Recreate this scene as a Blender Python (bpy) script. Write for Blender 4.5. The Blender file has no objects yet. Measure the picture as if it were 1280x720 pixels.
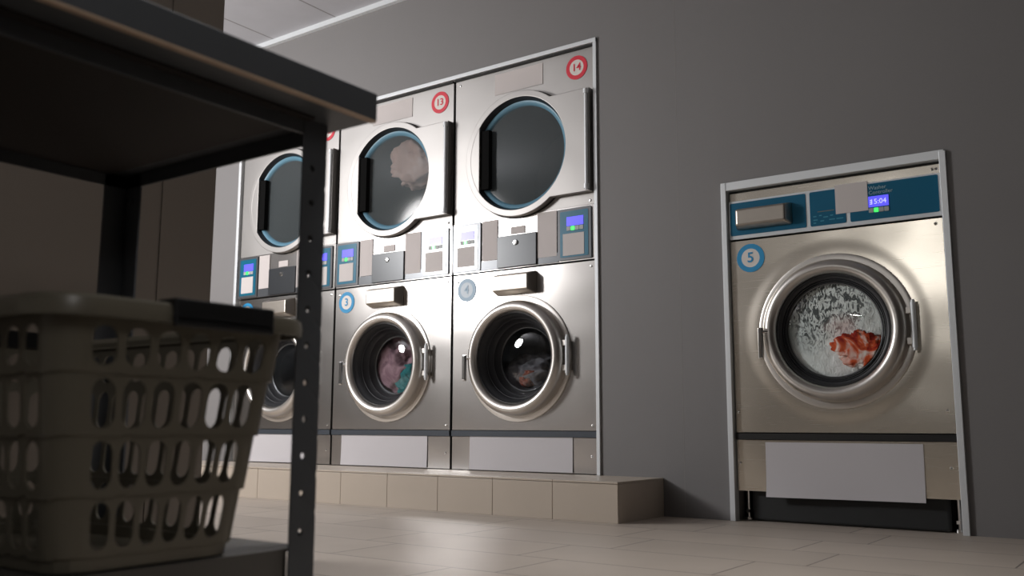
import bpy, bmesh, math, random
from mathutils import Vector, Matrix, noise
PI = math.pi
C = bpy.context.scene.collection
random.seed(4)

# ------------------------------------------------------------------ materials
def lin(r, g, b):
    f = lambda c: c/12.92 if c <= .04045 else ((c+.055)/1.055)**2.4
    return (f(r/255), f(g/255), f(b/255), 1)

def mat(name, col, rough=.5, metal=0, var=.06, scale=6, bump=0, bscale=40, coat=0, stretch=(1, 1, 1), spec=.5):
    m = bpy.data.materials.new(name); m.use_nodes = True
    nt = m.node_tree; N = nt.nodes; L = nt.links
    b = N['Principled BSDF']
    tc = N.new('ShaderNodeTexCoord'); mp = N.new('ShaderNodeMapping'); mp.inputs['Scale'].default_value = stretch
    L.new(tc.outputs['Object'], mp.inputs['Vector'])
    nz = N.new('ShaderNodeTexNoise'); nz.inputs['Scale'].default_value = scale; nz.inputs['Detail'].default_value = 4
    L.new(mp.outputs['Vector'], nz.inputs['Vector'])
    mr = N.new('ShaderNodeMapRange'); mr.inputs['To Min'].default_value = 1-var; mr.inputs['To Max'].default_value = 1+var
    L.new(nz.outputs['Fac'], mr.inputs['Value'])
    mx = N.new('ShaderNodeVectorMath'); mx.operation = 'SCALE'; mx.inputs[0].default_value = col[:3]
    L.new(mr.outputs['Result'], mx.inputs['Scale'])
    L.new(mx.outputs['Vector'], b.inputs['Base Color'])
    b.inputs['Roughness'].default_value = rough; b.inputs['Metallic'].default_value = metal
    b.inputs['Coat Weight'].default_value = coat; b.inputs['Coat Roughness'].default_value = .08
    b.inputs['Specular IOR Level'].default_value = spec
    if bump:
        n2 = N.new('ShaderNodeTexNoise'); n2.inputs['Scale'].default_value = bscale; n2.inputs['Detail'].default_value = 2
        L.new(mp.outputs['Vector'], n2.inputs['Vector'])
        bp = N.new('ShaderNodeBump'); bp.inputs['Strength'].default_value = bump; bp.inputs['Distance'].default_value = .02
        L.new(n2.outputs['Fac'], bp.inputs['Height']); L.new(bp.outputs['Normal'], b.inputs['Normal'])
    return m

def steel(name, col, rough, wave=.02, dish=None):
    """brushed stainless sheet: fine brush streaks in the roughness, slow waviness in the normal"""
    m = mat(name, col, rough, 1, .05, 5)
    nt = m.node_tree; N = nt.nodes; L = nt.links; b = N['Principled BSDF']
    tc = N.new('ShaderNodeTexCoord'); mp = N.new('ShaderNodeMapping'); mp.inputs['Scale'].default_value = (3, 3, 260)
    L.new(tc.outputs['Object'], mp.inputs['Vector'])
    nz = N.new('ShaderNodeTexNoise'); nz.inputs['Scale'].default_value = 2; L.new(mp.outputs['Vector'], nz.inputs['Vector'])
    mr = N.new('ShaderNodeMapRange'); mr.inputs['To Min'].default_value = rough-.006; mr.inputs['To Max'].default_value = rough+.008
    L.new(nz.outputs['Fac'], mr.inputs['Value']); L.new(mr.outputs['Result'], b.inputs['Roughness'])
    if wave:
        n2 = N.new('ShaderNodeTexNoise'); n2.inputs['Scale'].default_value = 2.6; n2.inputs['Detail'].default_value = 1
        L.new(tc.outputs['Object'], n2.inputs['Vector'])
        bp = N.new('ShaderNodeBump'); bp.inputs['Strength'].default_value = 1; bp.inputs['Distance'].default_value = wave
        hgt = n2.outputs['Fac']
        if dish:                                   # the sheet swells gently round the pressed door opening
            cb = N.new('ShaderNodeCombineXYZ'); sp = N.new('ShaderNodeSeparateXYZ'); L.new(tc.outputs['Object'], sp.inputs[0])
            L.new(sp.outputs['X'], cb.inputs['X']); L.new(sp.outputs['Z'], cb.inputs['Z'])
            ds = N.new('ShaderNodeVectorMath'); ds.operation = 'DISTANCE'; ds.inputs[1].default_value = (dish[0], 0, dish[1]); L.new(cb.outputs[0], ds.inputs[0])
            m2 = N.new('ShaderNodeMapRange'); m2.interpolation_type = 'SMOOTHERSTEP'
            m2.inputs['From Min'].default_value = .29; m2.inputs['From Max'].default_value = .37
            m2.inputs['To Min'].default_value = dish[2]/wave; m2.inputs['To Max'].default_value = 0
            L.new(ds.outputs['Value'], m2.inputs['Value'])
            ad = N.new('ShaderNodeMath'); L.new(hgt, ad.inputs[0]); L.new(m2.outputs['Result'], ad.inputs[1]); hgt = ad.outputs[0]
        L.new(hgt, bp.inputs['Height']); L.new(bp.outputs['Normal'], b.inputs['Normal'])
    return m

def glass(name, tint, refl=1.0, rough=.02, haze=None):
    m = bpy.data.materials.new(name); m.use_nodes = True
    nt = m.node_tree; N = nt.nodes; L = nt.links; N.clear()
    out = N.new('ShaderNodeOutputMaterial'); tr = N.new('ShaderNodeBsdfTransparent'); gl = N.new('ShaderNodeBsdfGlossy')
    lw = N.new('ShaderNodeLayerWeight'); lw.inputs['Blend'].default_value = .5
    pw = N.new('ShaderNodeMath'); pw.operation = 'POWER'; pw.inputs[1].default_value = 5; L.new(lw.outputs['Facing'], pw.inputs[0])
    fr = N.new('ShaderNodeMath'); fr.operation = 'MULTIPLY_ADD'; fr.inputs[1].default_value = .95; fr.inputs[2].default_value = .05; L.new(pw.outputs[0], fr.inputs[0])
    mu = N.new('ShaderNodeMath'); mu.operation = 'MULTIPLY'; mu.inputs[1].default_value = refl
    tr.inputs['Color'].default_value = tint; gl.inputs['Roughness'].default_value = rough
    mx = N.new('ShaderNodeMixShader')
    L.new(fr.outputs[0], mu.inputs[0]); L.new(mu.outputs[0], mx.inputs['Fac'])
    if haze:
        df = N.new('ShaderNodeBsdfDiffuse'); df.inputs['Color'].default_value = haze[1]; hz = N.new('ShaderNodeMixShader'); hz.inputs['Fac'].default_value = haze[0]
        L.new(tr.outputs[0], hz.inputs[1]); L.new(df.outputs[0], hz.inputs[2]); tr = hz
    L.new(tr.outputs[0], mx.inputs[1]); L.new(gl.outputs[0], mx.inputs[2]); L.new(mx.outputs[0], out.inputs['Surface'])
    return m

def emit(name, col, s):
    m = mat(name, col, .3, 0, .02)
    b = m.node_tree.nodes['Principled BSDF']
    b.inputs['Emission Color'].default_value = col; b.inputs['Emission Strength'].default_value = s
    return m

def tiles(name, col, gap, bw, rh, mortar, offset, ox, oy, rough, vary=.06, coat=0):
    m = bpy.data.materials.new(name); m.use_nodes = True
    nt = m.node_tree; N = nt.nodes; L = nt.links; b = N['Principled BSDF']
    tc = N.new('ShaderNodeTexCoord'); mp = N.new('ShaderNodeMapping'); mp.inputs['Location'].default_value = (ox, oy, 0)
    L.new(tc.outputs['Object'], mp.inputs['Vector'])
    br = N.new('ShaderNodeTexBrick'); br.offset = offset; br.squash = 1
    br.inputs['Scale'].default_value = 1; br.inputs['Brick Width'].default_value = bw; br.inputs['Row Height'].default_value = rh
    br.inputs['Mortar Size'].default_value = mortar; br.inputs['Mortar Smooth'].default_value = .2
    c1 = tuple(c*(1-vary) for c in col[:3])+(1,); c2 = tuple(c*(1+vary) for c in col[:3])+(1,)
    br.inputs['Color1'].default_value = c1; br.inputs['Color2'].default_value = c2; br.inputs['Mortar'].default_value = gap
    L.new(mp.outputs['Vector'], br.inputs['Vector'])
    nz = N.new('ShaderNodeTexNoise'); nz.inputs['Scale'].default_value = 5; nz.inputs['Detail'].default_value = 5
    L.new(tc.outputs['Object'], nz.inputs['Vector'])
    mr = N.new('ShaderNodeMapRange'); mr.inputs['To Min'].default_value = .9; mr.inputs['To Max'].default_value = 1.1
    L.new(nz.outputs['Fac'], mr.inputs['Value'])
    sc = N.new('ShaderNodeVectorMath'); sc.operation = 'SCALE'
    L.new(br.outputs['Color'], sc.inputs[0]); L.new(mr.outputs['Result'], sc.inputs['Scale'])
    L.new(sc.outputs['Vector'], b.inputs['Base Color'])
    b.inputs['Roughness'].default_value = rough
    bp = N.new('ShaderNodeBump'); bp.inputs['Strength'].default_value = .4; bp.inputs['Distance'].default_value = .002; bp.invert = True
    L.new(br.outputs['Fac'], bp.inputs['Height']); L.new(bp.outputs['Normal'], b.inputs['Normal'])
    return m

M = dict(
    wall=mat('grey_wall_panel', lin(123, 121, 121), .62, 0, .03, 2, .03, 120),
    wall_room=mat('light_room_wall', lin(100, 97, 94), .7, 0, .03, 2),
    wall_part=mat('taupe_partition', lin(128, 119, 110), .6, 0, .04, 2),
    groove=mat('dark_groove', lin(40, 38, 36), .8),
    seam=mat('panel_seam', lin(135, 133, 130), .5),
    floor=tiles('beige_floor_tile', lin(178, 167, 156), lin(100, 91, 85), .6, .293, .0026, .235, -.655+.6, 1.333, .46),
    ceil=tiles('white_ceiling_tile', lin(186, 187, 193), lin(140, 138, 140), .54, 1.2, .006, 0, -.455+.0, 0, .8, .02),
    plinth=tiles('plinth_tile', lin(186, 174, 160), lin(110, 100, 92), .30, .30, .0022, 0, 0, 0, .4, .04),
    plain=mat('plinth_tile_plain', lin(186, 174, 160), .4, 0, .06, 4),
    alu=mat('aluminium_trim', lin(222, 226, 229), .42, .25, .03),
    steel=steel('stainless_sheet', (.50, .48, .465, 1), .25, .008),
    steeld_r=steel('stainless_sheet_satin', (.36, .346, .335, 1), .48, .008),
    steel5=steel('stainless_sheet_smooth', (.86, .80, .70, 1), .27, .010, (.0035, .731, .0035)),
    steelr=mat('polished_door_steel', (.64, .61, .575, 1), .36, 1, .03),
    steeld=mat('cast_steel_handle', (.44, .40, .355, 1), .36, 1, .05, 20),
    chrome=mat('chrome', (.8, .8, .79, 1), .15, 1, .02),
    rubber=mat('black_rubber', lin(46, 47, 50), .45, 0, .1, 10),
    matte=mat('matte_black', lin(20, 20, 20), .9, spec=.05),
    dark=mat('dark_gap', lin(22, 21, 20), .7),
    blackplate=mat('black_base_plate', lin(34, 36, 37), .5, 0, .15, 12),
    grey=mat('grey_control_strip', lin(92, 95, 99), .3, .3, .05, 5),
    darkgrey=mat('charcoal_box', lin(58, 61, 65), .3, .2, .08, 8),
    stripe=mat('blue_grey_strip', lin(66, 72, 80), .4, .2),
    teal=mat('teal_panel', lin(12, 104, 132), .28, 0, .05, 9, coat=.4),
    teal5=mat('deep_teal_panel', lin(6, 92, 124), .5, 0, .08, 5, spec=.25),
    tealring=mat('blue_gasket', lin(98, 142, 164), .4, 0, .05),
    white=mat('white_border', lin(214, 220, 224), .4),
    paper=mat('blank_paper', lin(206, 200, 198), .85, 0, .03, 3),
    paperg=mat('taupe_paper', lin(205, 198, 196), .85, 0, .03, 3),
    sheet=mat('white_paper_sheet', lin(200, 197, 200), .85, 0, .03, 3, .06, 5),
    red=mat('red_print', lin(216, 38, 60), .5, 0, .04),
    blue=mat('blue_print', lin(20, 142, 196), .5, 0, .04),
    glared=mat('glare_paled_print', lin(164, 190, 210), .5, 0, .04),  # blue badge ink paled: glare painted into the colour
    badgew=mat('badge_white', lin(222, 216, 210), .45, 0, .03),
    badgeglare=mat('badge_glare_paled', lin(198, 210, 220), .45, 0, .03),  # badge fill tinted by the same painted glare
    tealtxt=mat('teal_fine_print', lin(54, 140, 164), .5),
    txt=mat('pale_print', lin(150, 182, 192), .5),
    tan=mat('tan_print', lin(110, 110, 100), .5),
    lcd=emit('violet_display', lin(92, 88, 250), .75),
    lcdtxt=emit('display_digits', lin(196, 196, 255), .9),
    green=emit('green_button_light', lin(70, 245, 110), .8),
    btn=mat('grey_button', lin(168, 172, 172), .5),
    glass=glass('porthole_glass', (.86, .88, .9, 1), 1.0),
    glass5=glass('clear_porthole_glass', (.94, .95, .95, 1), .8),
    dglass=glass('smoked_dryer_glass', (.62, .64, .66, 1), .35, .10, (.22, lin(138, 147, 150))),
    darkrim=mat('dark_metal_rim', lin(96, 98, 100), .3, .7),
    drum=mat('drum_steel', (.30, .31, .32, 1), .42, .8, .1, 30),
    ddrum=mat('dryer_drum', lin(120, 124, 126), .6, .0, .06, 4),
    table=mat('dark_painted_steel', lin(84, 87, 91), .45, .2, .1, 9),
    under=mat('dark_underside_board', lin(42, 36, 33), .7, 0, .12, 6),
    wornedge=mat('worn_tan_edge', lin(190, 165, 142), .6, 0, .2, 30),
    shelf=mat('grey_shelf_steel', lin(98, 96, 92), .45, .2, .06, 7),
    plastic=mat('grey_olive_plastic', lin(110, 105, 92), .34, 0, .04, 6),
    handle=mat('black_plastic_handle', lin(24, 25, 27), .4, 0, .05),
)

def cloth_mat(name, cols, scale=7, rough=.9):
    m = bpy.data.materials.new(name); m.use_nodes = True
    nt = m.node_tree; N = nt.nodes; L = nt.links; b = N['Principled BSDF']
    tc = N.new('ShaderNodeTexCoord'); nz = N.new('ShaderNodeTexNoise')
    nz.inputs['Scale'].default_value = scale; nz.inputs['Detail'].default_value = 3; nz.inputs['Distortion'].default_value = 1.2
    L.new(tc.outputs['Object'], nz.inputs['Vector'])
    cr = N.new('ShaderNodeValToRGB'); e = cr.color_ramp.elements
    e[0].position = .3; e[0].color = cols[0]; e[1].position = .7; e[1].color = cols[-1]
    for i, c in enumerate(cols[1:-1]):
        k = e.new(.3+.4*(i+1)/(len(cols)-1)); k.color = c
    L.new(nz.outputs['Fac'], cr.inputs['Fac']); L.new(cr.outputs['Color'], b.inputs['Base Color'])
    b.inputs['Roughness'].default_value = rough
    return m

# ------------------------------------------------------------------ object helpers
def obj(name, bm, m, parent=None, smooth=False, bevel=0, seg=2, loc=None):
    me = bpy.data.meshes.new(name)
    bmesh.ops.recalc_face_normals(bm, faces=bm.faces)
    bm.to_mesh(me); bm.free()
    for x in (m if isinstance(m, (list, tuple)) else [m]): me.materials.append(x)
    o = bpy.data.objects.new(name, me); C.objects.link(o)
    if parent: o.parent = parent
    if loc: o.location = loc
    if smooth:
        me.polygons.foreach_set('use_smooth', [True]*len(me.polygons))
        me.set_sharp_from_angle(angle=math.radians(40))
    if bevel:
        b = o.modifiers.new('bevel', 'BEVEL'); b.width = bevel; b.segments = seg; b.limit_method = 'ANGLE'; b.harden_normals = False
    return o

def box(x0, x1, y0, y1, z0, z1, bm=None, mi=0):
    bm = bm or bmesh.new()
    v = [bm.verts.new(p) for p in ((x0,y0,z0),(x1,y0,z0),(x1,y1,z0),(x0,y1,z0),(x0,y0,z1),(x1,y0,z1),(x1,y1,z1),(x0,y1,z1))]
    for f in ((0,3,2,1),(4,5,6,7),(0,1,5,4),(1,2,6,5),(2,3,7,6),(3,0,4,7)):
        bm.faces.new([v[i] for i in f]).material_index = mi
    return bm

def quad(x0, x1, z0, z1, y, bm=None, mi=0, t=.002):
    """thin plate facing -y"""
    return box(x0, x1, y, y+t, z0, z1, bm, mi)

def rquad(x0, x1, z0, z1, y, r, t=.002, bm=None, mi=0, n=5):
    """thin plate with rounded corners facing -y"""
    bm = bm or bmesh.new(); pts = []
    for cx, cz, a0 in ((x1-r, z1-r, 0), (x0+r, z1-r, 90), (x0+r, z0+r, 180), (x1-r, z0+r, 270)):
        for k in range(n+1):
            a = math.radians(a0+90*k/n); pts.append((cx+r*math.cos(a), cz+r*math.sin(a)))
    A = [bm.verts.new((p[0], y, p[1])) for p in pts]; B = [bm.verts.new((p[0], y+t, p[1])) for p in pts]
    bm.faces.new(A).material_index = mi; bm.faces.new(B[::-1]).material_index = mi
    for i in range(len(A)):
        j = (i+1) % len(A); bm.faces.new((A[i], A[j], B[j], B[i])).material_index = mi
    return bm

def lathe(cx, cz, prof, n=72, bm=None, mi=0, closed=False, cap0=False, cap1=False):
    """profile of (radius, y) turned about the y axis"""
    bm = bm or bmesh.new(); rings = []
    for r, y in prof:
        if r < 1e-6: rings.append([bm.verts.new((cx, y, cz))]*n)
        else: rings.append([bm.verts.new((cx+r*math.cos(2*PI*i/n), y, cz+r*math.sin(2*PI*i/n))) for i in range(n)])
    pr = list(zip(rings, rings[1:])) + ([(rings[-1], rings[0])] if closed else [])
    for a, b in pr:
        for i in range(n):
            j = (i+1) % n
            vs = []
            for v in (a[i], a[j], b[j], b[i]):
                if v not in vs: vs.append(v)
            if len(vs) > 2: bm.faces.new(vs).material_index = mi
    if cap0: bm.faces.new(rings[0]).material_index = mi
    if cap1: bm.faces.new(rings[-1]).material_index = mi
    return bm

def tube(p0, p1, r, n=14, bm=None, r1=None, mi=0):
    bm = bm or bmesh.new(); p0 = Vector(p0); p1 = Vector(p1); d = (p1-p0).normalized()
    a = d.orthogonal().normalized(); b = d.cross(a); r1 = r if r1 is None else r1
    A = [bm.verts.new(p0+r*(a*math.cos(2*PI*i/n)+b*math.sin(2*PI*i/n))) for i in range(n)]
    B = [bm.verts.new(p1+r1*(a*math.cos(2*PI*i/n)+b*math.sin(2*PI*i/n))) for i in range(n)]
    for i in range(n):
        j = (i+1) % n; bm.faces.new((A[i], A[j], B[j], B[i])).material_index = mi
    bm.faces.new(A[::-1]).material_index = mi; bm.faces.new(B).material_index = mi
    return bm

def frustum(x0, x1, z0, z1, y, X0, X1, Z0, Z1, Y, bm=None):
    """block whose back rectangle is at y and front rectangle at Y"""
    bm = bm or bmesh.new()
    a = [bm.verts.new(p) for p in ((x0,y,z0),(x1,y,z0),(x1,y,z1),(x0,y,z1))]
    b = [bm.verts.new(p) for p in ((X0,Y,Z0),(X1,Y,Z0),(X1,Y,Z1),(X0,Y,Z1))]
    bm.faces.new(a); bm.faces.new(b)
    for i in range(4):
        j = (i+1) % 4; bm.faces.new((a[i], a[j], b[j], b[i]))
    return bm

def holed(x0, x1, z0, z1, hole, f, bm):
    """rectangle with a star-shaped hole (list of points round it); f maps (x,z) to 3-D"""
    cx = sum(p[0] for p in hole)/len(hole); cz = sum(p[1] for p in hole)/len(hole)
    def edge(p):
        dx, dz = p[0]-cx, p[1]-cz; ts = []
        if dx > 1e-9: ts.append(((x1-cx)/dx, 0))
        if dx < -1e-9: ts.append(((x0-cx)/dx, 2))
        if dz > 1e-9: ts.append(((z1-cz)/dz, 1))
        if dz < -1e-9: ts.append(((z0-cz)/dz, 3))
        t, s = min(ts); return (cx+dx*t, cz+dz*t), s
    corner = {(0,1): (x1,z1), (1,2): (x0,z1), (2,3): (x0,z0), (3,0): (x1,z0)}
    inn = [bm.verts.new(f(*p)) for p in hole]; oe = [edge(p) for p in hole]
    out = [bm.verts.new(f(*e[0])) for e in oe]; n = len(hole)
    for i in range(n):
        j = (i+1) % n; s, t = oe[i][1], oe[j][1]
        if s == t: bm.faces.new((inn[i], out[i], out[j], inn[j]))
        else: bm.faces.new((inn[i], out[i], bm.verts.new(f(*corner[(s, t)])), out[j], inn[j]))
    return inn

def circle(cx, cz, r, n=72): return [(cx+r*math.cos(2*PI*(i+.5)/n), cz+r*math.sin(2*PI*(i+.5)/n)) for i in range(n)]

def text(name, s, size, x, z, y, m, parent, align='CENTER', bold=.0):
    cu = bpy.data.curves.new(name, 'FONT'); cu.body = s; cu.size = size; cu.align_x = align; cu.align_y = 'CENTER'; cu.extrude = .0006; cu.offset = bold
    cu.resolution_u = 4
    t = bpy.data.objects.new('tmp', cu); C.objects.link(t)
    bpy.context.view_layer.update()
    me = bpy.data.meshes.new_from_object(t.evaluated_get(bpy.context.evaluated_depsgraph_get()))
    bpy.data.objects.remove(t); bpy.data.curves.remove(cu)
    me.transform(Matrix.Translation((x, y, z)) @ Matrix.Rotation(PI/2, 4, 'X')); me.materials.clear(); me.materials.append(m); me.name = name
    o = bpy.data.objects.new(name, me); C.objects.link(o); o.parent = parent
    return o

def tag(o, label, cat, group=None, kind=None):
    o['label'] = label; o['category'] = cat
    if group: o['group'] = group
    if kind: o['kind'] = kind
    return o

def thing(name, label, cat, loc=(0,0,0), group=None):
    o = bpy.data.objects.new(name, None); o.empty_display_size = .1; C.objects.link(o); o.location = loc
    return tag(o, label, cat, group)

def struct(name, bm, m, label, cat, **k):
    o = obj(name, bm, m, **k); return tag(o, label, cat, None, 'structure')

# ------------------------------------------------------------------ the setting
WZ = 2.70; W = .8378
XL, XR, YF = -8.0, 3.6, -7.0
SX0, SZ0, SZ1 = -3*W-.004, 0.0, 2.138          # opening for the stacked machines
FX0, FX1, FZ1 = .630, 1.456, 1.338               # opening for the single washer
b = bmesh.new()
for x0, x1, z0, z1 in ((XL, SX0, 0, WZ), (SX0, .004, SZ1, WZ), (.004, FX0, 0, WZ),
                       (FX0, FX1, FZ1, WZ), (FX1, XR, 0, WZ)):
    box(x0, x1, 0, .09, z0, z1, b)
box(.4112, .4132, -.0004, .01, 0, WZ, b, 1)
box(XL, XR, .95, 1.0, 0, WZ, b)
struct('wall_back', b, [M['wall'], M['seam']], 'grey panelled back wall the machines are built into', 'wall')
struct('floor', box(XL, XR, YF, .95, -.05, 0), M['floor'], 'beige rectangular tiled floor of the laundry', 'floor')
struct('ceiling', box(XL, XR, YF, .95, WZ, WZ+.05), M['ceil'], 'white tiled suspended ceiling at the top left', 'ceiling')
struct('wall_right', box(XR, XR+.1, YF, 0, 0, WZ), M['wall_room'], 'grey side wall beyond the right of the picture', 'wall')
struct('wall_front', box(XL, XR, YF-.1, YF, 0, WZ), M['wall_room'], 'light wall of the room behind the camera', 'wall')
struct('wall_end', box(XL-.1, XL, YF, 0, 0, WZ), M['wall_room'], 'light end wall far off to the left', 'wall')
# partition at the left, with two vertical grooves in its face
PX, PY = -.19, -1.90
b = bmesh.new()
segs = [(PY, -2.075), (-2.083, -2.175), (-2.183, -2.9), (-2.908, -4.2)]
for y1, y0 in segs: box(PX-.02, PX, y0, y1, 0, WZ, b)
box(PX-.14, PX-.006, -4.2, PY-.0005, 0, WZ, b)
struct('wall_left', b, M['wall_part'], 'taupe partition with vertical grooves behind the dark table', 'wall')

b = bmesh.new()
T = .018
box(.0, T, -.010, .03, .0+.156, SZ1+T, b); box(SX0-T, SX0+.004, -.010, .03, .156, SZ1+T, b); box(SX0-T, T, -.012, .03, SZ1-.002, SZ1+T, b)
struct('trim_1', b, M['alu'], 'pale aluminium frame round the three stacked machines', 'frame', bevel=.0015)
b = bmesh.new()
box(.610, .632, -.012, .03, 0, 1.367, b); box(1.453, 1.476, -.012, .03, 0, 1.362, b); box(.610, 1.470, -.010, .03, 1.333, 1.367, b)
struct('trim_2', b, M['alu'], 'pale aluminium frame round the single washer numbered 5', 'frame', bevel=.0015)
struct('trim_3', box(XL, XR, -.026, 0, WZ-.03, WZ), M['alu'], 'pale strip along the top of the back wall under the ceiling', 'trim')
# tiled step
b = box(-3.6, .3145, -.3825, .6, 0, .148)
p = struct('plinth', b, M['plain'], 'low beige tiled step the stacked machines stand on', 'step')
b = bmesh.new()
k = 0
while True:
    x1 = .3145-.3*k; x0 = x1-.3+.0022
    if x1 < -3.4: break
    box(x0, x1, -.3855, -.3825, .0, .146, b); k += 1
obj('front_tiles', b, M['plain'], p, bevel=.001)
b = bmesh.new()
k = 0
while True:
    x1 = .3165-.3*k; x0 = x1-.3+.0018
    if x1 < -3.4: break
    box(x0, x1, -.3875, .0, .1485, .1562, b); k += 1
obj('top_tiles', b, M['plain'], p, bevel=.001)
obj('end_tile', box(.3145, .3165, -.3825, -.002, .0, .146), M['plain'], p)

# ------------------------------------------------------------------ machine parts
def screw(x, z, parent, y=.010):
    return obj('screw', lathe(x, z, [(.0001, y-.004), (.005, y-.003), (.0065, y)], 10), M['chrome'], parent, smooth=True)

def badge(n, x, z, r, ink, parent, fill='badgew', y=.0075):
    bm = lathe(x, z, [(0, y), (r*.66, y)], 40)
    lathe(x, z, [(r*.66, y), (r, y), (r, y+.0025)], 40, bm, 1)
    o = obj('number_badge', bm, [M[fill], M[ink]], parent)
    o['label'] = '%s ring badge reading %s' % (dict(red='red', blue='blue', glared='glare-paled blue')[ink], n)
    text('number', n, r*(.88 if len(n) > 1 else 1.0), x, z, y-.001, M[ink], o, bold=r*.012)
    return o

def washer_door(root, cx, cz, back, gr, gmat, sag=.030):
    """porthole door: steel ring with rubber throat, bowl glass, hinge and lever"""
    obj('casing_ring', lathe(cx, cz, [(.298, .0095), (.297, .004), (.290, .002), (.266, .004), (.266, .0095)]), M['steelr'], root, smooth=True)
    d = obj('door', lathe(cx, cz, [(.2725, .006), (.2715, -.020), (.267, -.036), (.259, -.048), (.248, -.0555), (.238, -.057), (.228, -.053),
                                   (.220, -.045), (.2155, -.034), (.214, -.020), (.214, .006)]), M['steelr'], root, smooth=True)
    d['label'] = 'round steel porthole ring'
    throat = [(.2145, -.030), (.210, -.032), (.206, -.020), (.203, -.018)]
    r0 = .203; n = 3
    for i in range(n):
        t = (i+1)/n; r = r0+(gr+.004-r0)*t; y = -.018+(back+.018)*t
        throat += [(r+.003, y-.003), (r+.001, y-.002), (r, y+.004)]
    throat += [(gr+.002, back+.01)]
    obj('rubber_gasket', lathe(cx, cz, throat), M['rubber'], d, smooth=True)
    bowl = [(gr+.003, back)] + [(gr*math.cos(a), back-sag*math.sin(a)) for a in [PI/2*i/9 for i in range(1, 9)]] + [(0, back-sag)]
    obj('door_glass', lathe(cx, cz, bowl), gmat, d, smooth=True)
    obj('glass_rim', lathe(cx, cz, [(gr+.004, back-.004), (gr+.001, back-.008), (gr-.004, back-.005)], 72), M['darkrim'], d, smooth=True)
    # hinge on the right
    x = cx+.287
    pb = tube((x+.004, -.022, cz-.080), (x+.004, -.022, cz+.085), .0095); tube((x+.004, -.022, cz+.0845), (x+.004, -.022, cz+.094), .0065, bm=pb); tube((x+.004, -.022, cz-.090), (x+.004, -.022, cz-.0795), .0065, bm=pb)
    o = obj('hinge', pb, M['alu'], root, smooth=True)
    for z in (cz-.062, cz+.050): obj('hinge_bracket', box(x-.022, x+.004, -.026, -.006, z-.006, z+.020), M['steelr'], o, bevel=.002)
    # lever on the left
    l = bmesh.new(); x = cx-.262
    tube((x+.035, -.045, cz+.004), (x-.012, -.066, cz+.004), .006, bm=l)
    frustum(x-.016, x+.008, cz-.105, cz+.022, -.060, x-.012, x+.004, cz-.10, cz+.018, -.074, l)
    obj('door_lever', l, M['chrome'], d, bevel=.003)
    return d

def drum_part(root, cx, cz, r, y0, y1, m):
    obj('drum', lathe(cx, cz, [(r, y0), (r, y1), (r*.6, y1+.02), (0, y1+.02)], 60), m, root, smooth=True)

def front_body(root, name, x0, x1, z0, z1, cx, cz, r, m, y=.010, depth=.62):
    bm = bmesh.new()
    inn = holed(x0, x1, z0, z1, circle(cx, cz, r), lambda a, c: (a, y, c), bm)
    back = [bm.verts.new((v.co.x, y+.03, v.co.z)) for v in inn]
    for i in range(len(inn)):
        j = (i+1) % len(inn); bm.faces.new((inn[i], inn[j], back[j], back[i]))
    for a in ((x0, x0+.001, z0, z1), (x1-.001, x1, z0, z1)): box(a[0], a[1], y, depth, a[2], a[3], bm)
    box(x0, x1, y, depth, z1-.001, z1, bm); box(x0, x1, y, depth, z0, z0+.001, bm); box(x0, x1, depth-.002, depth, z0, z1, bm)
    return obj(name, bm, m, root)

def soap_drawer(root, x0, x1, z0, z1, y=.010, Y=-.050, m='steeld'):
    d = obj('soap_drawer', frustum(x0, x1, z0, z1, y, x0+.012, x1-.014, z0+.016, z1-.018, Y), M[m], root, bevel=.006, seg=3)
    d['label'] = 'bevelled metal soap drawer'
    return d

def control(root, x0, x1, z0, z1, paper_z):
    y = .002
    c = obj('control_panel', rquad(x0, x1, z0, z1, y, .006, .009), M['grey'], root)
    c['label'] = 'teal control panel with a violet display'
    obj('teal_face', rquad(x0+.014, x1-.014, z0+.012, z1-.012, y-.0015, .006), M['teal'], c)
    cx = (x0+x1)/2+.006; w = (x1-x0)
    obj('display', quad(cx-w*.25, cx+w*.25, z1-.082, z1-.040, y-.003), M['lcd'], c)
    for k in range(4):
        bx = cx-w*.25+k*w*.127
        obj('button', rquad(bx, bx+w*.115, z1-.104, z1-.085, y-.004, .003, .003), M['green' if k == 1 else 'btn'], c)
    obj('paper_label', quad(x0+.030, x1-.036, z0+paper_z, z1-.118, y-.003), M['paper'], c)
    return c

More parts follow.
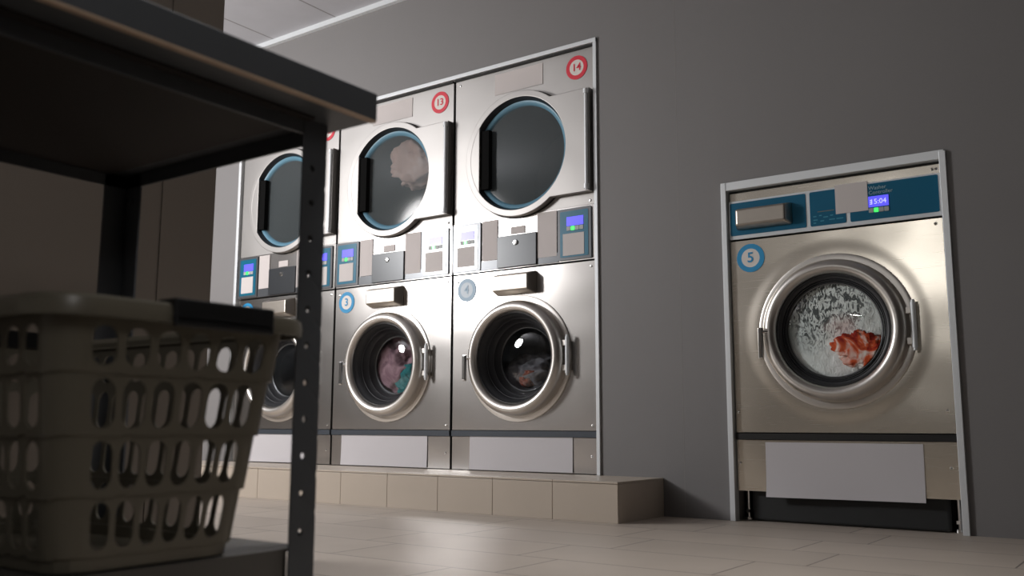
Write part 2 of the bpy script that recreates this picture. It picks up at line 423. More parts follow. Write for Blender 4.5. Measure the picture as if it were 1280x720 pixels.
# ------------------------------------------------------------------ tumble dryers
DRYG = 'tumble dryers in the upper row'
WASHG = 'washers in the lower row of the stacks'
def dryer(k, num, label):
    X = -W*k; R = thing('tumble_dryer', label, 'dryer', (X-W/2, .3, 1.115), DRYG)
    o = Vector((X-W/2, .3, 1.115))
    L = lambda ob: ob
    x0, x1 = X-W+.008, X-.006
    cx, cz, r = X-.42, 1.672, .311
    body = front_body(R, 'body', x0, x1, 1.372, 2.131, cx, cz, .288, M['steeld_r'])
    body['label'] = 'brushed stainless steel cabinet'
    obj('top_edge', box(x0, x1, -.001, .02, 2.124, 2.132), M['dark'], R)
    drum_part(R, cx, cz, .285, .04, .55, M['ddrum'])
    # door: a round ring that runs out into a rectangular plate on the hinge side
    hz = .245; n = 72
    a0 = math.asin(hz/r)
    outer = [(cx+r*math.cos(a0+(2*PI-2*a0)*i/n), cz+r*math.sin(a0+(2*PI-2*a0)*i/n)) for i in range(n+1)]
    xr = X-.012
    outer += [(xr, cz-hz), (xr, cz+hz)]
    bm = bmesh.new(); hole = circle(cx, cz, .279, 72)
    # stitch the ring outline to the hole by angle
    def at(th):
        d = (math.cos(th), math.sin(th)); th = th % (2*PI)
        ar = math.atan2(hz, xr-cx)
        if th < ar or th > 2*PI-ar: t = (xr-cx)/d[0]
        elif th < a0: t = hz/d[1]
        elif th > 2*PI-a0: t = -hz/d[1]
        else: t = r
        return (cx+t*d[0], cz+t*d[1])
    ar = math.atan2(hz, xr-cx)
    ths = sorted([2*PI*i/144 for i in range(144)] + [a0, 2*PI-a0, ar, 2*PI-ar])
    F, Bk, I, IB = [], [], [], []
    for th in ths:
        q = at(th); e = (cx+.279*math.cos(th), cz+.279*math.sin(th))
        F.append(bm.verts.new((q[0], -.026, q[1]))); Bk.append(bm.verts.new((q[0], .006, q[1])))
        I.append(bm.verts.new((e[0], -.026, e[1]))); IB.append(bm.verts.new((e[0], -.006, e[1])))
    for i in range(len(ths)):
        j = (i+1) % len(ths)
        bm.faces.new((F[i], F[j], I[j], I[i])); bm.faces.new((F[i], Bk[i], Bk[j], F[j])); bm.faces.new((I[i], I[j], IB[j], IB[i]))
    d = obj('door', bm, M['steeld_r'], R, bevel=.006, seg=3)
    d['label'] = 'round steel door with a square hinge plate'
    obj('door_painted_shadow', lathe(cx, cz, [(r+.006, .0098), (r+.004, .006), (r-.012, .006)], 72), M['dark'], d)  # dark ring painted in as the shadow round the raised door
    obj('black_throat', lathe(cx, cz, [(.2795, -.0255), (.278, -.022), (.270, .012), (.268, .030)], 96), M['rubber'], d, smooth=True)
    obj('blue_gasket', lathe(cx, cz, [(.270, .010), (.266, .004), (.257, .006), (.246, .016), (.244, .028)], 96), M['tealring'], d, smooth=True)
    obj('door_glass', lathe(cx, cz, [(.2465, .018), (.20, .016), (.1, .014), (0, .013)], 96), M['dglass'], d, smooth=True)
    # grip: plate across the left of the ring with a straight edge, dark finger gap behind it
    g = bmesh.new(); xg = cx-.226; pts = []
    am = math.acos(.226/.2815)
    for i in range(25):
        a = PI-am+2*am*i/24; pts.append((cx+.2815*math.cos(a), cz+.2815*math.sin(a)))
    A = [g.verts.new((p[0], -.0265, p[1])) for p in pts]; Bv = [g.verts.new((p[0], -.012, p[1])) for p in pts]
    g.faces.new(A); g.faces.new(Bv[::-1])
    for i in range(len(A)):
        j = (i+1) % len(A); g.faces.new((A[i], A[j], Bv[j], Bv[i]))
    gp = obj('door_grip', g, M['steeld_r'], R, bevel=.003)
    obj('finger_gap', box(xg-.004, xg+.050, -.016, .012, cz-.150, cz+.150), M['matte'], gp)
    # hinge rod
    hb = tube((X-.026, -.031, cz-.240), (X-.026, -.031, cz+.238), .0085)
    h = obj('hinge_rod', hb, M['alu'], R, smooth=True)
    for z in (cz-.235, cz+.215): obj('hinge_cap', tube((X-.026, -.031, z), (X-.026, -.031, z+.022), .0125), M['alu'], h, smooth=True)
    badge(num, X-.098, 2.04, .058, 'red', R)
    obj('paper_label', quad(X-.578, X-.290, 2.002, 2.108, .0075), M['paperg'], R)['label'] = 'blank taupe label above the door'
    # control strip below the door
    st = obj('control_strip', box(x0, x1, .010, .30, 1.118, 1.372), M['steel'], R)
    obj('strip_base', quad(X-.655, X-.205, 1.120, 1.166, .0065, t=.004), M['grey'], st)
    cb = obj('coin_box', box(X-.552, X-.323, -.002, .011, 1.122, 1.277), M['darkgrey'], R, bevel=.002)
    cb['label'] = 'charcoal coin box with a round lock'
    obj('lock', lathe(X-.440, 1.238, [(0, -.010), (.011, -.009), (.014, -.002)], 20), M['chrome'], cb, smooth=True)
    obj('slot_plate', quad(X-.475, X-.395, 1.283, 1.318, .006, t=.004), M['paperg'], cb)
    obj('paper_label', quad(X-.648, X-.556, 1.168, 1.366, .0055), M['paperg'], R)
    obj('paper_label', quad(X-.320, X-.212, 1.150, 1.366, .0055), M['paperg'], R)
    control(R, X-.830, X-.658, 1.124, 1.366, .026)
    control(R, X-.204, X-.024, 1.124, 1.364, .020)
    for z in (1.39, 2.10): screw(X-.03 if z < 2 else X-.80, z, R)
    finish(R)
    return R

def finish(R):
    """parts were laid out in world space: shift their meshes to sit under the thing's base"""
    inv = Matrix.Translation(-R.location)
    seen = set()
    def walk(o, top):
        for ch in o.children:
            if ch.data and ch.data.name not in seen:
                seen.add(ch.data.name); ch.data.transform(inv)
            walk(ch, False)
    bpy.context.view_layer.update()
    walk(R, True)

def washer(k, num, label, fill='badgew'):
    X = -W*k; R = thing('washing_machine', label, 'washing machine', (X-W/2, .3, .1565), WASHG)
    x0, x1 = X-W+.008, X-.006; cx, cz = X-.4315, .684
    body = front_body(R, 'body', x0, x1, .347, 1.110, cx, cz, .262, M['steel'])
    body['label'] = 'brushed stainless steel cabinet'
    washer_door(R, cx, cz, .085, .152, M['glass'])
    drum_part(R, cx, cz, .255, .10, .50, M['drum'])
    soap_drawer(R, X-.556, X-.326, .985, 1.094)
    badge(num, X-.745, 1.033, .058, 'glared' if num == '4' else 'blue', R, fill)
    obj('kick_strip', box(x0, x1, .004, .30, .318, .345), M['stripe'], R)['label'] = 'blue-grey strip above the kick plate'
    kp = obj('kick_plate', box(x0, x1, .012, .60, .160, .316), M['steel'], R)
    obj('floor_gap', box(x0+.002, x1-.002, .03, .55, .157, .160), M['dark'], R)
    for x, z in ((X-.028, 1.085), (X-.80, 1.075), (X-.03, .37)): screw(x, z, R)
    screw(X-.035, .235, kp, .012)
    finish(R)
    return R

dryer(0, '14', 'stainless steel stacked dryer with red badge 14 and empty drum')
dryer(1, '13', 'stainless steel stacked dryer with red badge 13, cloth in its window')
dryer(2, '12', 'stainless steel stacked dryer half hidden behind the table leg, leftmost of the upper row')
washer(0, '4', 'stainless steel porthole washer under dryer 14, round badge paled by painted glare, dark drum', 'badgeglare')
washer(1, '3', 'stainless steel porthole washer with blue badge 3, mauve and teal laundry inside')
washer(2, '2', 'stainless steel porthole washer mostly hidden behind the basket and table leg')

# ------------------------------------------------------------------ washer 5
R5 = thing('washing_machine', 'single stainless steel washer with blue badge 5 and teal top panel', 'washing machine', (1.0425, .3, 0))
x0, x1 = .638, 1.449; cx, cz = 1.046, .731
front_body(R5, 'body', x0, x1, .345, 1.120, cx, cz, .262, M['steel5'])['label'] = 'brushed stainless steel front with screws'
washer_door(R5, cx, cz, -.004, .180, M['glass5'], .018)
drum_part(R5, cx, cz, .255, .06, .50, M['drum'])
obj('top_rail', box(x0, x1, .014, .55, 1.287, 1.322), M['steel5'], R5, bevel=.002)
obj('top_gap', box(x0+.002, x1-.002, .02, .5, 1.3225, 1.331), M['dark'], R5)
pn = obj('control_fascia', rquad(x0, x1, 1.127, 1.286, .004, .004, .012), M['white'], R5)
pn['label'] = 'white bordered fascia with teal fields'
obj('teal_field', rquad(.643, .957, 1.142, 1.278, .002, .006), M['teal5'], pn)
obj('teal_field', rquad(.973, 1.110, 1.142, 1.279, .002, .006), M['teal5'], pn)
obj('teal_field', rquad(1.126, 1.443, 1.142, 1.280, .002, .006), M['teal5'], pn)
obj('paper_label', quad(1.073, 1.194, 1.179, 1.293, .0002), M['paper'], R5)['label'] = 'blank taupe label over the fascia'
ds = obj('display', quad(1.196, 1.269, 1.189, 1.230, -.0005, t=.003), M['lcd'], pn)
text('digits', '15:04', .027, 1.262, 1.208, -.0013, M['lcdtxt'], pn, 'RIGHT')
sy = bmesh.new()
for z in (1.199, 1.206, 1.213): box(1.2015, 1.2095, -.0012, 0, z, z+.003, sy)
obj('symbol', sy, M['lcdtxt'], pn)
for k in range(4):
    obj('button', rquad(1.196+k*.0187, 1.2125+k*.0187, 1.168, 1.185, -.001, .002, .003), M['green' if k == 1 else 'btn'], pn)
text('lettering', 'Washer', .020, 1.198, 1.262, .0012, M['txt'], pn, 'LEFT')
text('lettering', 'Controller', .020, 1.198, 1.244, .0012, M['txt'], pn, 'LEFT')
tl = bmesh.new()
box(1.002, 1.066, .0012, .002, 1.196, 1.199, tl)
obj('printed_line', tl, M['tan'], pn)
tl = bmesh.new()
for x, z, w in ((.985,1.178,.012),(.985,1.164,.016),(.985,1.152,.010),(1.008,1.180,.010),(1.024,1.172,.018),(1.012,1.158,.014),(1.050,1.176,.012),(1.046,1.160,.022),(1.074,1.160,.026)):
    box(x, x+w, .0012, .002, z, z+.004, tl)
obj('printed_symbols', tl, M['tealtxt'], pn)
hd = obj('soap_drawer', frustum(.670, .905, 1.160, 1.252, .004, .684, .888, 1.172, 1.240, -.046), M['steeld'], R5, bevel=.008, seg=3)
hd['label'] = 'bevelled metal soap drawer on the teal panel'
badge('5', .722, 1.045, .058, 'blue', R5)
obj('kick_strip', box(x0, x1, .002, .30, .318, .342), M['dark'], R5)['label'] = 'black strip above the kick plate'
kp = obj('kick_plate', box(x0, x1, .012, .50, .118, .316), M['steel5'], R5)
bp = bmesh.new(); frustum(.678, 1.410, .002, .125, .06, .684, 1.404, .004, .123, .045, bp)
obj('base_plate', bp, M['blackplate'], R5, bevel=.012)
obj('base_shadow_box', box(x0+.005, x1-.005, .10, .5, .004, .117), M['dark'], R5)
for x in (.655, 1.430):
    fb = tube((x, .075, .0), (x, .075, .118), .008); tube((x, .075, .0), (x, .075, .012), .018, bm=fb); tube((x, .075, .03), (x, .075, .042), .014, n=6, bm=fb)
    obj('foot', fb, M['chrome'], R5, smooth=True)
for x, z in ((.650, .425), (1.425, .425), (1.425, 1.10)): screw(x, z, R5)
for x in (.650, 1.425): screw(x, .225, kp, .012)
for x in (1.424, 1.438): screw(x, 1.304, R5, .014)
finish(R5)

# ------------------------------------------------------------------ paper sheets taped on the kick plates
def sheet(x0, x1, z0, z1, y, label, curl, grp):
    bm = bmesh.new(); nx, nz = 16, 10; g = []
    for i in range(nx+1):
        row = []
        for j in range(nz+1):
            u, v = i/nx, j/nz
            yy = y-.0015-curl*(1-v)**3*(.6+.4*math.sin(u*5+1))-.0012*math.sin(u*9)*(1-v)
            row.append(bm.verts.new((x0+(x1-x0)*u, yy, z1+(z0-z1)*(1-v)+(.006*u*(1-v)*curl*60))))
        g.append(row)
    for i in range(nx):
        for j in range(nz): bm.faces.new((g[i][j], g[i+1][j], g[i+1][j+1], g[i][j+1]))
    o = obj('paper_sheet', bm, M['sheet'], smooth=True)
    c = Vector(((x0+x1)/2, y, z0)); o.data.transform(Matrix.Translation(-c)); o.location = c
    return tag(o, label, 'paper', grp)
g = 'blank paper sheets on the kick plates'
sheet(.756, 1.337, .098, .308, .010, 'blank white paper sheet hanging under washer 5, lower edge loose', .012, g)
sheet(-.718, -.133, .161, .319, .010, 'blank pale paper sheet on the kick plate under washer 4', .004, g)
sheet(-W-.755, -W-.150, .161, .319, .010, 'blank pale paper sheet on the kick plate under washer 3', .004, g)
sheet(-2*W-.755, -2*W-.130, .161, .319, .010, 'blank pale paper sheet left of the table leg', .004, g)

# ------------------------------------------------------------------ laundry
def cloth(name, c, s, seed, m, label, amp=.35, freq=2.2, yclip=None, kind=None, sub=5, disc=None):
    bm = bmesh.new(); bmesh.ops.create_icosphere(bm, subdivisions=sub, radius=1)
    off = Vector((seed*7.3, seed*3.1, seed*1.7))
    for v in bm.verts:
        p = v.co.copy()
        n1 = 1-abs(noise.noise(p*freq+off))*2; n2 = noise.noise(p*freq*.6-off); n3 = 1-abs(noise.noise(p*freq*2.3+off*2))*2
        q = p*(1+amp*(.55*n1+.5*n2+.22*n3-.3))
        w = Vector((q.x*s[0], q.y*s[1], q.z*s[2]))
        if yclip is not None:
            lim = yclip-c[1]
            if w.y < lim: w.y = lim+(w.y-lim)*.10
        if disc:
            a = Vector((c[0]+w.x-disc[0], c[2]+w.z-disc[1])); l = a.length
            if l > disc[2]: a *= disc[2]/l; w.x = a.x+disc[0]-c[0]; w.z = a.y+disc[1]-c[2]
        v.co = w
    o = obj(name, bm, m, smooth=True, loc=c)
    o.data.set_sharp_from_angle(angle=PI)
    return tag(o, label, 'laundry' if kind is None else 'suds', None, kind)
pinkc = cloth_mat('beige_pink_cloth', [lin(206, 166, 150), lin(228, 192, 176), lin(240, 212, 198)], 5)
mauve = cloth_mat('mauve_cloth', [lin(132, 98, 108), lin(170, 138, 144), lin(104, 72, 84)], 9)
tealc = cloth_mat('teal_cloth', [lin(22, 96, 100), lin(44, 128, 128)], 5)
orange = cloth_mat('orange_red_cloth', [lin(110, 12, 4), lin(160, 30, 10), lin(214, 92, 44), lin(238, 214, 204), lin(244, 240, 238)], 12)
rust = cloth_mat('rust_cloth', [lin(84, 32, 18), lin(140, 62, 38), lin(110, 90, 84)], 12)
greyc = cloth_mat('charcoal_cloth', [lin(58, 58, 62), lin(120, 118, 122), lin(48, 50, 54)], 8)
cx3, cx4 = -W-.4315, -.4315
cloth('garment', (-W-.305, .125, 1.775), (.180, .10, .125), 3, pinkc, 'beige pink garment tumbling in the window of dryer 13', .5, 1.9, .030, disc=(-W-.42, 1.672, .236))
cloth('garment', (cx3-.085, .225, .672), (.20, .12, .19), 5, mauve, 'crumpled mauve garment in the porthole of washer 3', .4, 2.6, .098, disc=(cx3, .684, .235))
cloth('garment', (cx3+.035, .140, .595), (.080, .040, .085), 8, tealc, 'teal garment at the lower right of the porthole of washer 3', .4, 2.2, .095, disc=(cx3, .684, .235))
cloth('garment', (cx4-.05, .24, .585), (.19, .12, .12), 9, greyc, 'dark grey laundry lying in the drum of washer 4', .45, 2.4, .10, disc=(cx4, .684, .235))
cloth('garment', (cx4-.035, .150, .600), (.050, .042, .045), 11, rust, 'small orange garment low in the porthole of washer 4', .4, 2.0, .10, disc=(cx4, .684, .235))
# suds of washer 5: a frothy sheet behind the glass
def suds_mat():
    m = bpy.data.materials.new('white_suds'); m.use_nodes = True
    nt = m.node_tree; N = nt.nodes; L = nt.links; b = N['Principled BSDF']
    tc = N.new('ShaderNodeTexCoord'); O = tc.outputs['Object']
    mp = N.new('ShaderNodeMapping'); mp.inputs['Scale'].default_value = (1.5, 1, .8); mp.inputs['Rotation'].default_value = (0, -.3, 0)
    L.new(O, mp.inputs['Vector'])
    nz = N.new('ShaderNodeTexNoise'); nz.inputs['Scale'].default_value = 46; nz.inputs['Detail'].default_value = 3; nz.inputs['Distortion'].default_value = 1.6
    L.new(mp.outputs['Vector'], nz.inputs['Vector'])
    n2 = N.new('ShaderNodeTexNoise'); n2.inputs['Scale'].default_value = 14; n2.inputs['Detail'].default_value = 3; L.new(O, n2.inputs['Vector'])
    def blob(cx, cz, r0, r1, top):
        cb = N.new('ShaderNodeVectorMath'); cb.operation = 'MULTIPLY'; cb.inputs[1].default_value = (1, 0, 1); L.new(O, cb.inputs[0])
        dd = N.new('ShaderNodeVectorMath'); dd.operation = 'DISTANCE'; dd.inputs[1].default_value = (cx, 0, cz); L.new(cb.outputs['Vector'], dd.inputs[0])
        w = N.new('ShaderNodeMath'); w.operation = 'MULTIPLY_ADD'; w.inputs[1].default_value = .12; w.inputs[2].default_value = -.06; L.new(n2.outputs['Fac'], w.inputs[0])
        a = N.new('ShaderNodeMath'); L.new(dd.outputs['Value'], a.inputs[0]); L.new(w.outputs[0], a.inputs[1])
        q = N.new('ShaderNodeMapRange'); q.interpolation_type = 'SMOOTHSTEP'; q.inputs['From Min'].default_value = r0; q.inputs['From Max'].default_value = r1
        q.inputs['To Min'].default_value = top; q.inputs['To Max'].default_value = 0; L.new(a.outputs[0], q.inputs['Value']); return q.outputs['Result']
    def mixc(f, a, col):
        mx = N.new('ShaderNodeMix'); mx.data_type = 'RGBA'; mx.inputs['B'].default_value = col
        L.new(f, mx.inputs['Factor'])
        if isinstance(a, tuple): mx.inputs['A'].default_value = a
        else: L.new(a, mx.inputs['A'])
        return mx.outputs['Result']
    st = N.new('ShaderNodeMapRange'); st.inputs['From Min'].default_value = .46; st.inputs['From Max'].default_value = .56; L.new(nz.outputs['Fac'], st.inputs['Value'])
    ms = N.new('ShaderNodeMath'); ms.operation = 'MULTIPLY'; L.new(st.outputs['Result'], ms.inputs[0]); L.new(blob(-.03, .09, .10, .21, .95), ms.inputs[1])
    c = mixc(blob(-.16, .0, .02, .16, .5), lin(244, 250, 247), lin(172, 184, 184))     # thinner, greyer film at the left
    c = mixc(ms.outputs[0], c, lin(58, 66, 66))                                       # dark gaps in the film
    c = mixc(blob(.035, -.005, .0, .09, .6), c, lin(232, 186, 180))                  # pinkish wash
    c = mixc(blob(.05, -.10, .045, .13, .95), c, lin(250, 251, 250))                 # thick white foam low down
    L.new(c, b.inputs['Base Color'])
    b.inputs['Roughness'].default_value = .7
    bp = N.new('ShaderNodeBump'); bp.inputs['Strength'].default_value = .5; bp.inputs['Distance'].default_value = .01
    L.new(nz.outputs['Fac'], bp.inputs['Height']); L.new(bp.outputs['Normal'], b.inputs['Normal'])
    return m
bm = bmesh.new(); nr, na = 26, 72; rings = []
for i in range(nr+1):
    r = .182*i/nr
    ring = []
    for j in range(na if i else 1):
        a = 2*PI*j/na; x, z = r*math.cos(a), r*math.sin(a)
        y = -.016*math.sqrt(max(0, 1-(r/.186)**2))+.006+.005*noise.noise(Vector((x*30, z*30, 2)))
        ring.append(bm.verts.new((x, y, z)))
    rings.append(ring)
for i in range(nr):
    for j in range(na):
        k = (j+1) % na
        if i == 0: bm.faces.new((rings[0][0], rings[1][j], rings[1][k]))
        else: bm.faces.new((rings[i][j], rings[i+1][j], rings[i+1][k], rings[i][k]))
sd = obj('soap_suds', bm, suds_mat(), smooth=True, loc=(1.046, .010, .731))
tag(sd, 'white soap suds filling the porthole of washer 5', 'suds', None, 'stuff')
cloth('garment', (1.140, .004, .655), (.080, .026, .058), 23, orange, 'orange red and white garment in the suds of washer 5', .75, 2.2, -.012, disc=(1.046, .731, .176))

# ------------------------------------------------------------------ dark work table
TX1, TY1, TZ = 1.155, -2.605, .87
TX0, TY0 = .500, -4.0
tb = thing('work_table', 'dark steel work table with a lower shelf in the left foreground', 'table', ((TX0+TX1)/2, (TY0+TY1)/2, 0))
def TP(name, bm, m, parent=None, **k): return obj(name, bm, m, parent or tb, **k)
tp = TP('tabletop', box(TX0, TX1, TY0, TY1, .8265, TZ), M['table'], bevel=.0015)
TP('worn_edge', box(TX1-.010, TX1+.0004, TY0+.002, TY1-.002, .8245, .8275), M['wornedge'], tp)
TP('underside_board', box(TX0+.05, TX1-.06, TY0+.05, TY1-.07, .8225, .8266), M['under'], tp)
LX1, LX0, LY1, LY0 = 1.078, .545, -2.635, -3.94      # outer corners of the angle-iron legs
ap = bmesh.new(); t = .004; a0 = .802
TP('apron', box(LX0, LX1, LY1-t, LY1, a0, .8262), M['table'])
TP('apron', box(LX1-t, LX1, LY0, LY1, a0, .8262), M['table'])
TP('apron', box(LX0, LX0+t, LY0, LY1, a0, .8262), M['table'])
TP('apron', box(LX0, LX1, LY0, LY0+t, a0, .8262), M['table'])
F = .047; HZ = .4310
for sx, lx in ((1, LX1), (-1, LX0)):
    for sy, ly in ((1, LY1), (-1, LY0)):
        lb = bmesh.new(); seen = sx > 0 and sy > 0
        if seen:                                     # slotted angle iron: a row of matching holes in both flanges
            P = .0535; z0 = HZ-P/2-4*P; zs = [0, z0]+[z0+P*(q+1) for q in range(13)]+[.826]
            zs = [q for q in zs if q <= .826]
            if zs[-1] < .8259: zs.append(.826)
            for za, zb in zip(zs, zs[1:]):
                zc = (za+zb)/2; hole = abs(zb-za-P) < 1e-6
                for f, c in ((lambda a, z: (lx, ly-a, z), .0275), (lambda a, z: (lx-a, ly, z), .0303)):
                    if hole: holed(0, F, za, zb, circle(c, zc, .0052, 16), f, lb)
                    else: lb.faces.new([lb.verts.new(f(*q)) for q in ((0, za), (F, za), (F, zb), (0, zb))])
            bmesh.ops.remove_doubles(lb, verts=lb.verts, dist=.0002)
        else:
            xs = sorted((lx, lx-sx*F)); ys = sorted((ly, ly-sy*t)); box(xs[0], xs[1], ys[0], ys[1], 0, .826, lb)
            xs = sorted((lx, lx-sx*t)); ys = sorted((ly, ly-sy*F)); box(xs[0], xs[1], ys[0], ys[1], 0, .826, lb)
            bmesh.ops.remove_doubles(lb, verts=lb.verts, dist=.0002)
        lg = TP('leg', lb, M['table'])
        if seen:
            sm = lg.modifiers.new('solid', 'SOLIDIFY'); sm.thickness = .003; sm.offset = 0
        lg['label'] = 'dark slotted angle-iron leg with a row of holes' if seen else 'dark angle-iron leg'
        if not seen: TP('bolt', tube((lx-sx*.024, ly-sy*t, .775), (lx-sx*.024, ly-sy*(t+.008), .775), .007, n=6), M['chrome'], lg)
sb = bmesh.new()
box(LX0, LX1-.006, LY0+.005, LY1-.005, .192, .196, sb); box(LX1-.008, LX1-.005, LY0+.05, LY1-.05, .146, .196, sb); box(LX0+.002, LX0+.005, LY0+.05, LY1-.05, .146, .196, sb)
box(LX0+.05, LX1-.05, LY1-.009, LY1-.006, .146, .196, sb)
TP('lower_shelf', sb, M['shelf'], bevel=.001)['label'] = 'grey lower shelf with a folded lip'
finish(tb)

# ------------------------------------------------------------------ laundry basket
BX1, BX0, BY1, BY0 = 1.112, .560, -2.718, -3.057       # outline at the rim
BZ0, BZ1 = .1975, .502
def rrect(ins, r, x0=BX0, x1=BX1, y0=BY0, y1=BY1):
    x0 += ins; x1 -= ins; y0 += ins; y1 -= ins
    return x0, x1, y0, y1, r
def outline_point(s, ins, r):
    """s = length fraction along a rounded rectangle of the rim size, shrunk by ins"""
    x0, x1, y0, y1, r = rrect(ins, r)
    ax, ay = x1-x0-2*r, y1-y0-2*r; q = PI*r/2
    Lseg = [ay, q, ax, q, ay, q, ax, q]
    # segment boundaries as fixed fractions so that rows line up
    fr = FR
    k = 0
    while k < 7 and s > fr[k+1]: k += 1
    t = (s-fr[k])/(fr[k+1]-fr[k])
    if k == 0: return (x1, y0+r+ay*t)
    if k == 2: return (x1-r-ax*t, y1)
    if k == 4: return (x0, y1-r-ay*t)
    if k == 6: return (x0+r+ax*t, y0)
    cxs = {1: (x1-r, y1-r, 0), 3: (x0+r, y1-r, 90), 5: (x0+r, y0+r, 180), 7: (x1-r, y0+r, 270)}[k]
    a = math.radians(cxs[2]+90*t)
    return (cxs[0]+r*math.cos(a), cxs[1]+r*math.sin(a))
RR = .036
_ay, _ax, _q = BY1-BY0-2*RR, BX1-BX0-2*RR, PI*RR/2
_seg = [_ay, _q, _ax, _q, _ay, _q, _ax, _q]; _tot = sum(_seg)
FR = [0]
for q in _seg: FR.append(FR[-1]+q/_tot)
TIERS = [(.430, .505, 0.000), (.357, .430, .0035), (.286, .357, .0070), (.216, .286, .0105)]
def wall_ins(z): return (BZ1-z)/(BZ1-BZ0)*.032
def bfun(ins):
    def f(s, z):
        x, y = outline_point(s % 1, wall_ins(z)+ins, RR)
        return (x, y, z)
    return f
bb = bmesh.new()
def stadium(u0, u1, v0, v1, n=4):
    """slot outline in (length, height); corners rounded"""
    r = (u1-u0)*.5*.9; hu = r/_tot; pts = []
    return pts
def slot_pts(s0, s1, z0, z1):
    w = (s1-s0)*_tot; r = w*.46; rs = r/_tot; pts = []
    for cs, czv, a0 in ((s1-rs, z1-r, 0), (s0+rs, z1-r, 90), (s0+rs, z0+r, 180), (s1-rs, z0+r, 270)):
        for k in range(5):
            a = math.radians(a0+90*k/4); pts.append((cs+rs*math.cos(a), czv+r*math.sin(a)))
    return pts
def cells_for(side, n):
    a, b_ = FR[side], FR[side+1]; w = (b_-a)/n
    return [(a+w*i, a+w*(i+1)) for i in range(n)]
for zi, (z0, z1, ins) in enumerate(TIERS):
    f = bfun(ins)
    for side, n in ((0, 6), (2, 11), (4, 6), (6, 11)):
        for s0, s1 in cells_for(side, n):
            w = s1-s0; m0, m1 = s0+w*.12, s1-w*.12
            ztop = z1-(.022 if zi == 0 else .008); zbot = z0+.007
            pts = slot_pts(m0, m1, zbot, ztop)
            holed(s0, s1, z0, z1, pts, f, bb)
    for side in (1, 3, 5, 7):
        a, b_ = FR[side], FR[side+1]; n = 16
        for i in range(n):
            q0, q1 = a+(b_-a)*i/n, a+(b_-a)*(i+1)/n
            bb.faces.new([bb.verts.new(f(*p)) for p in ((q0, z0), (q1, z0), (q1, z1), (q0, z1))])
    # little ledge down to the next tier
    nx = TIERS[zi+1][2] if zi < 3 else ins+.003
    g2 = bfun(nx); N_ = 120
    for i in range(N_):
        q0, q1 = i/N_, (i+1)/N_
        bb.faces.new([bb.verts.new(p) for p in (f(q0, z0), f(q1, z0), g2(q1, z0), g2(q0, z0))])
f = bfun(.0135); N_ = 96
for i in range(N_):
    q0, q1 = i/N_, (i+1)/N_
    bb.faces.new([bb.verts.new(p) for p in (f(q0, .216), f(q1, .216), f(q1, .1985), f(q0, .1985))])
bb.faces.new([bb.verts.new(f(i/N_, .1985)) for i in range(N_)])
bmesh.ops.remove_doubles(bb, verts=bb.verts, dist=.0004)
bk = thing('laundry_basket', 'grey slotted plastic laundry basket with black handle on the table shelf', 'basket', ((BX0+BX1)/2, (BY0+BY1)/2, .1965))
o = obj('basket_body', bb, M['plastic'], bk)
sm = o.modifiers.new('solid', 'SOLIDIFY'); sm.thickness = .0028; sm.offset = -1
# rolled rim
rb = bmesh.new(); prof = [(.006, .494), (-.004, .500), (-.012, .512), (-.020, .515), (-.026, .511), (-.028, .502), (-.027, .490), (-.024, .490), (-.022, .503), (-.012, .506)]
rows = []
for i in range(128):
    rows.append([rb.verts.new((*outline_point(i/128, p[0], RR-p[0]), p[1])) for p in prof])
for i in range(128):
    j = (i+1) % 128
    for k in range(len(prof)-1): rb.faces.new((rows[i][k], rows[i][k+1], rows[j][k+1], rows[j][k]))
obj('basket_rim', rb, M['plastic'], bk, smooth=True)
# black hand grips over the rim of both long ends
for x, s in ((BX1, 1), (BX0, -1)):
    hb = bmesh.new()
    xs = sorted((x-s*.006, x+s*.033)); box(xs[0], xs[1], -2.930, -2.778, .492, .521, hb)
    xs = sorted((x+s*.027, x+s*.033)); box(xs[0], xs[1], -2.930, -2.778, .486, .500, hb)
    obj('handle', hb, M['handle'], bk, bevel=.004)['label'] = 'black plastic hand grip'
finish(bk)

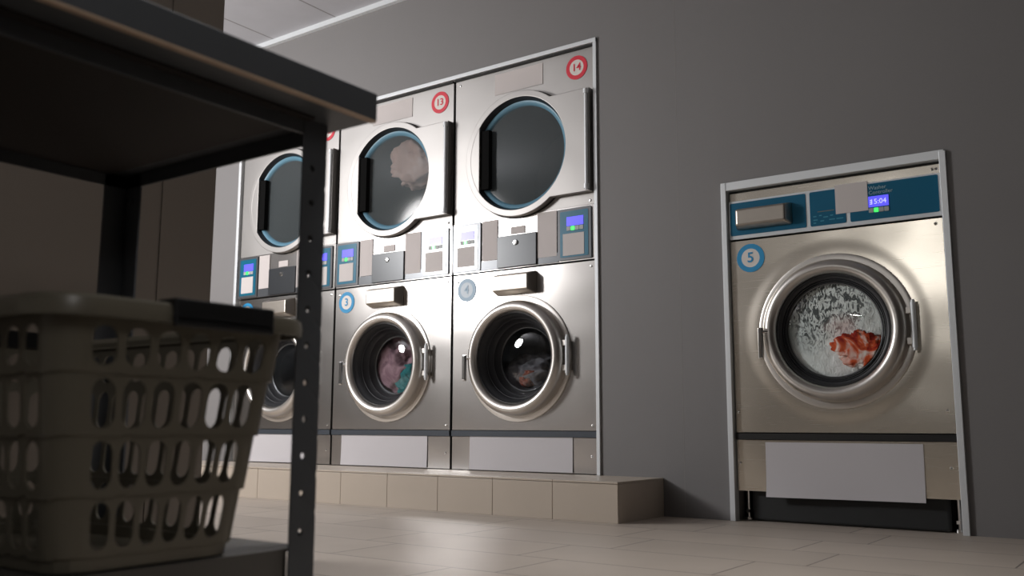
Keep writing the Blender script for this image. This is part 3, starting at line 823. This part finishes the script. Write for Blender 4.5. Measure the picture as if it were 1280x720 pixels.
# ------------------------------------------------------------------ light
def area(name, loc, sx, sy, p, col=(1, .95, .9), rot=(0, 0, 0), spread=180):
    l = bpy.data.lights.new(name, 'AREA'); l.shape = 'RECTANGLE'; l.size = sx; l.size_y = sy; l.energy = p; l.color = col; l.spread = math.radians(spread)
    o = bpy.data.objects.new(name, l); C.objects.link(o); o.location = loc; o.rotation_euler = rot; return o
def globe(name, loc, r, p, col=(1, .95, .9)):
    l = bpy.data.lights.new(name, 'POINT'); l.shadow_soft_size = r; l.energy = p; l.color = col
    o = bpy.data.objects.new(name, l); C.objects.link(o); o.location = loc; return o
globe('globe_lamp', (-3.17, -2.8, 1.91), .34, 318, (1, .985, .975))
area('floor_fill', (1.3, -2.0, 2.66), .6, .6, 8, (1, .97, .95), (0, 0, 0), 75)  # added downlight with no fixture, brightens the floor at the right
area('side_fill', (3.4, -4.3, 1.9), 1.2, .6, 10, (1, .97, .95), (0, PI/2, 0), 100)  # added fill from the right, lifts dark faces of table and partition
area('glare_strip', (.32, -5.5, 1.78), .5, .02, .55, (1, .98, .95), (PI/2, 0, -.18), 36)  # added unseen strip, puts a glare on the single washer's front
w = bpy.data.worlds.new('World'); bpy.context.scene.world = w; w.use_nodes = True
w.node_tree.nodes['Background'].inputs['Color'].default_value = (.5, .5, .55, 1); w.node_tree.nodes['Background'].inputs['Strength'].default_value = .02

# ------------------------------------------------------------------ camera
cam = bpy.data.cameras.new('camera'); co = bpy.data.objects.new('camera', cam); C.objects.link(co)
cam.sensor_width = 36; cam.lens = 1175.48/1280*36
yaw, pitch, roll = -0.62324443, 0.14550348, 0.00290745
cy, sy, cp, sp = math.cos(yaw), math.sin(yaw), math.cos(pitch), math.sin(pitch)
fwd = Vector((sy*cp, cy*cp, sp)); right = Vector((cy, -sy, 0)); up = right.cross(fwd)
r_ = right*math.cos(roll)+up*math.sin(roll); u_ = -right*math.sin(roll)+up*math.cos(roll)
co.matrix_world = Matrix.Translation((2.12873673, -3.60581959, 0.3685025)) @ Matrix((r_, u_, -fwd)).transposed().to_4x4()
cam.clip_start = .02
cam.dof.use_dof = True; cam.dof.focus_distance = 3.7; cam.dof.aperture_fstop = 4.2
S = bpy.context.scene; S.camera = co
S.view_settings.view_transform = 'Standard'; S.view_settings.look = 'None'; S.view_settings.exposure = 0
S.cycles.use_denoising = True; S.cycles.max_bounces = 10; S.cycles.transparent_max_bounces = 16
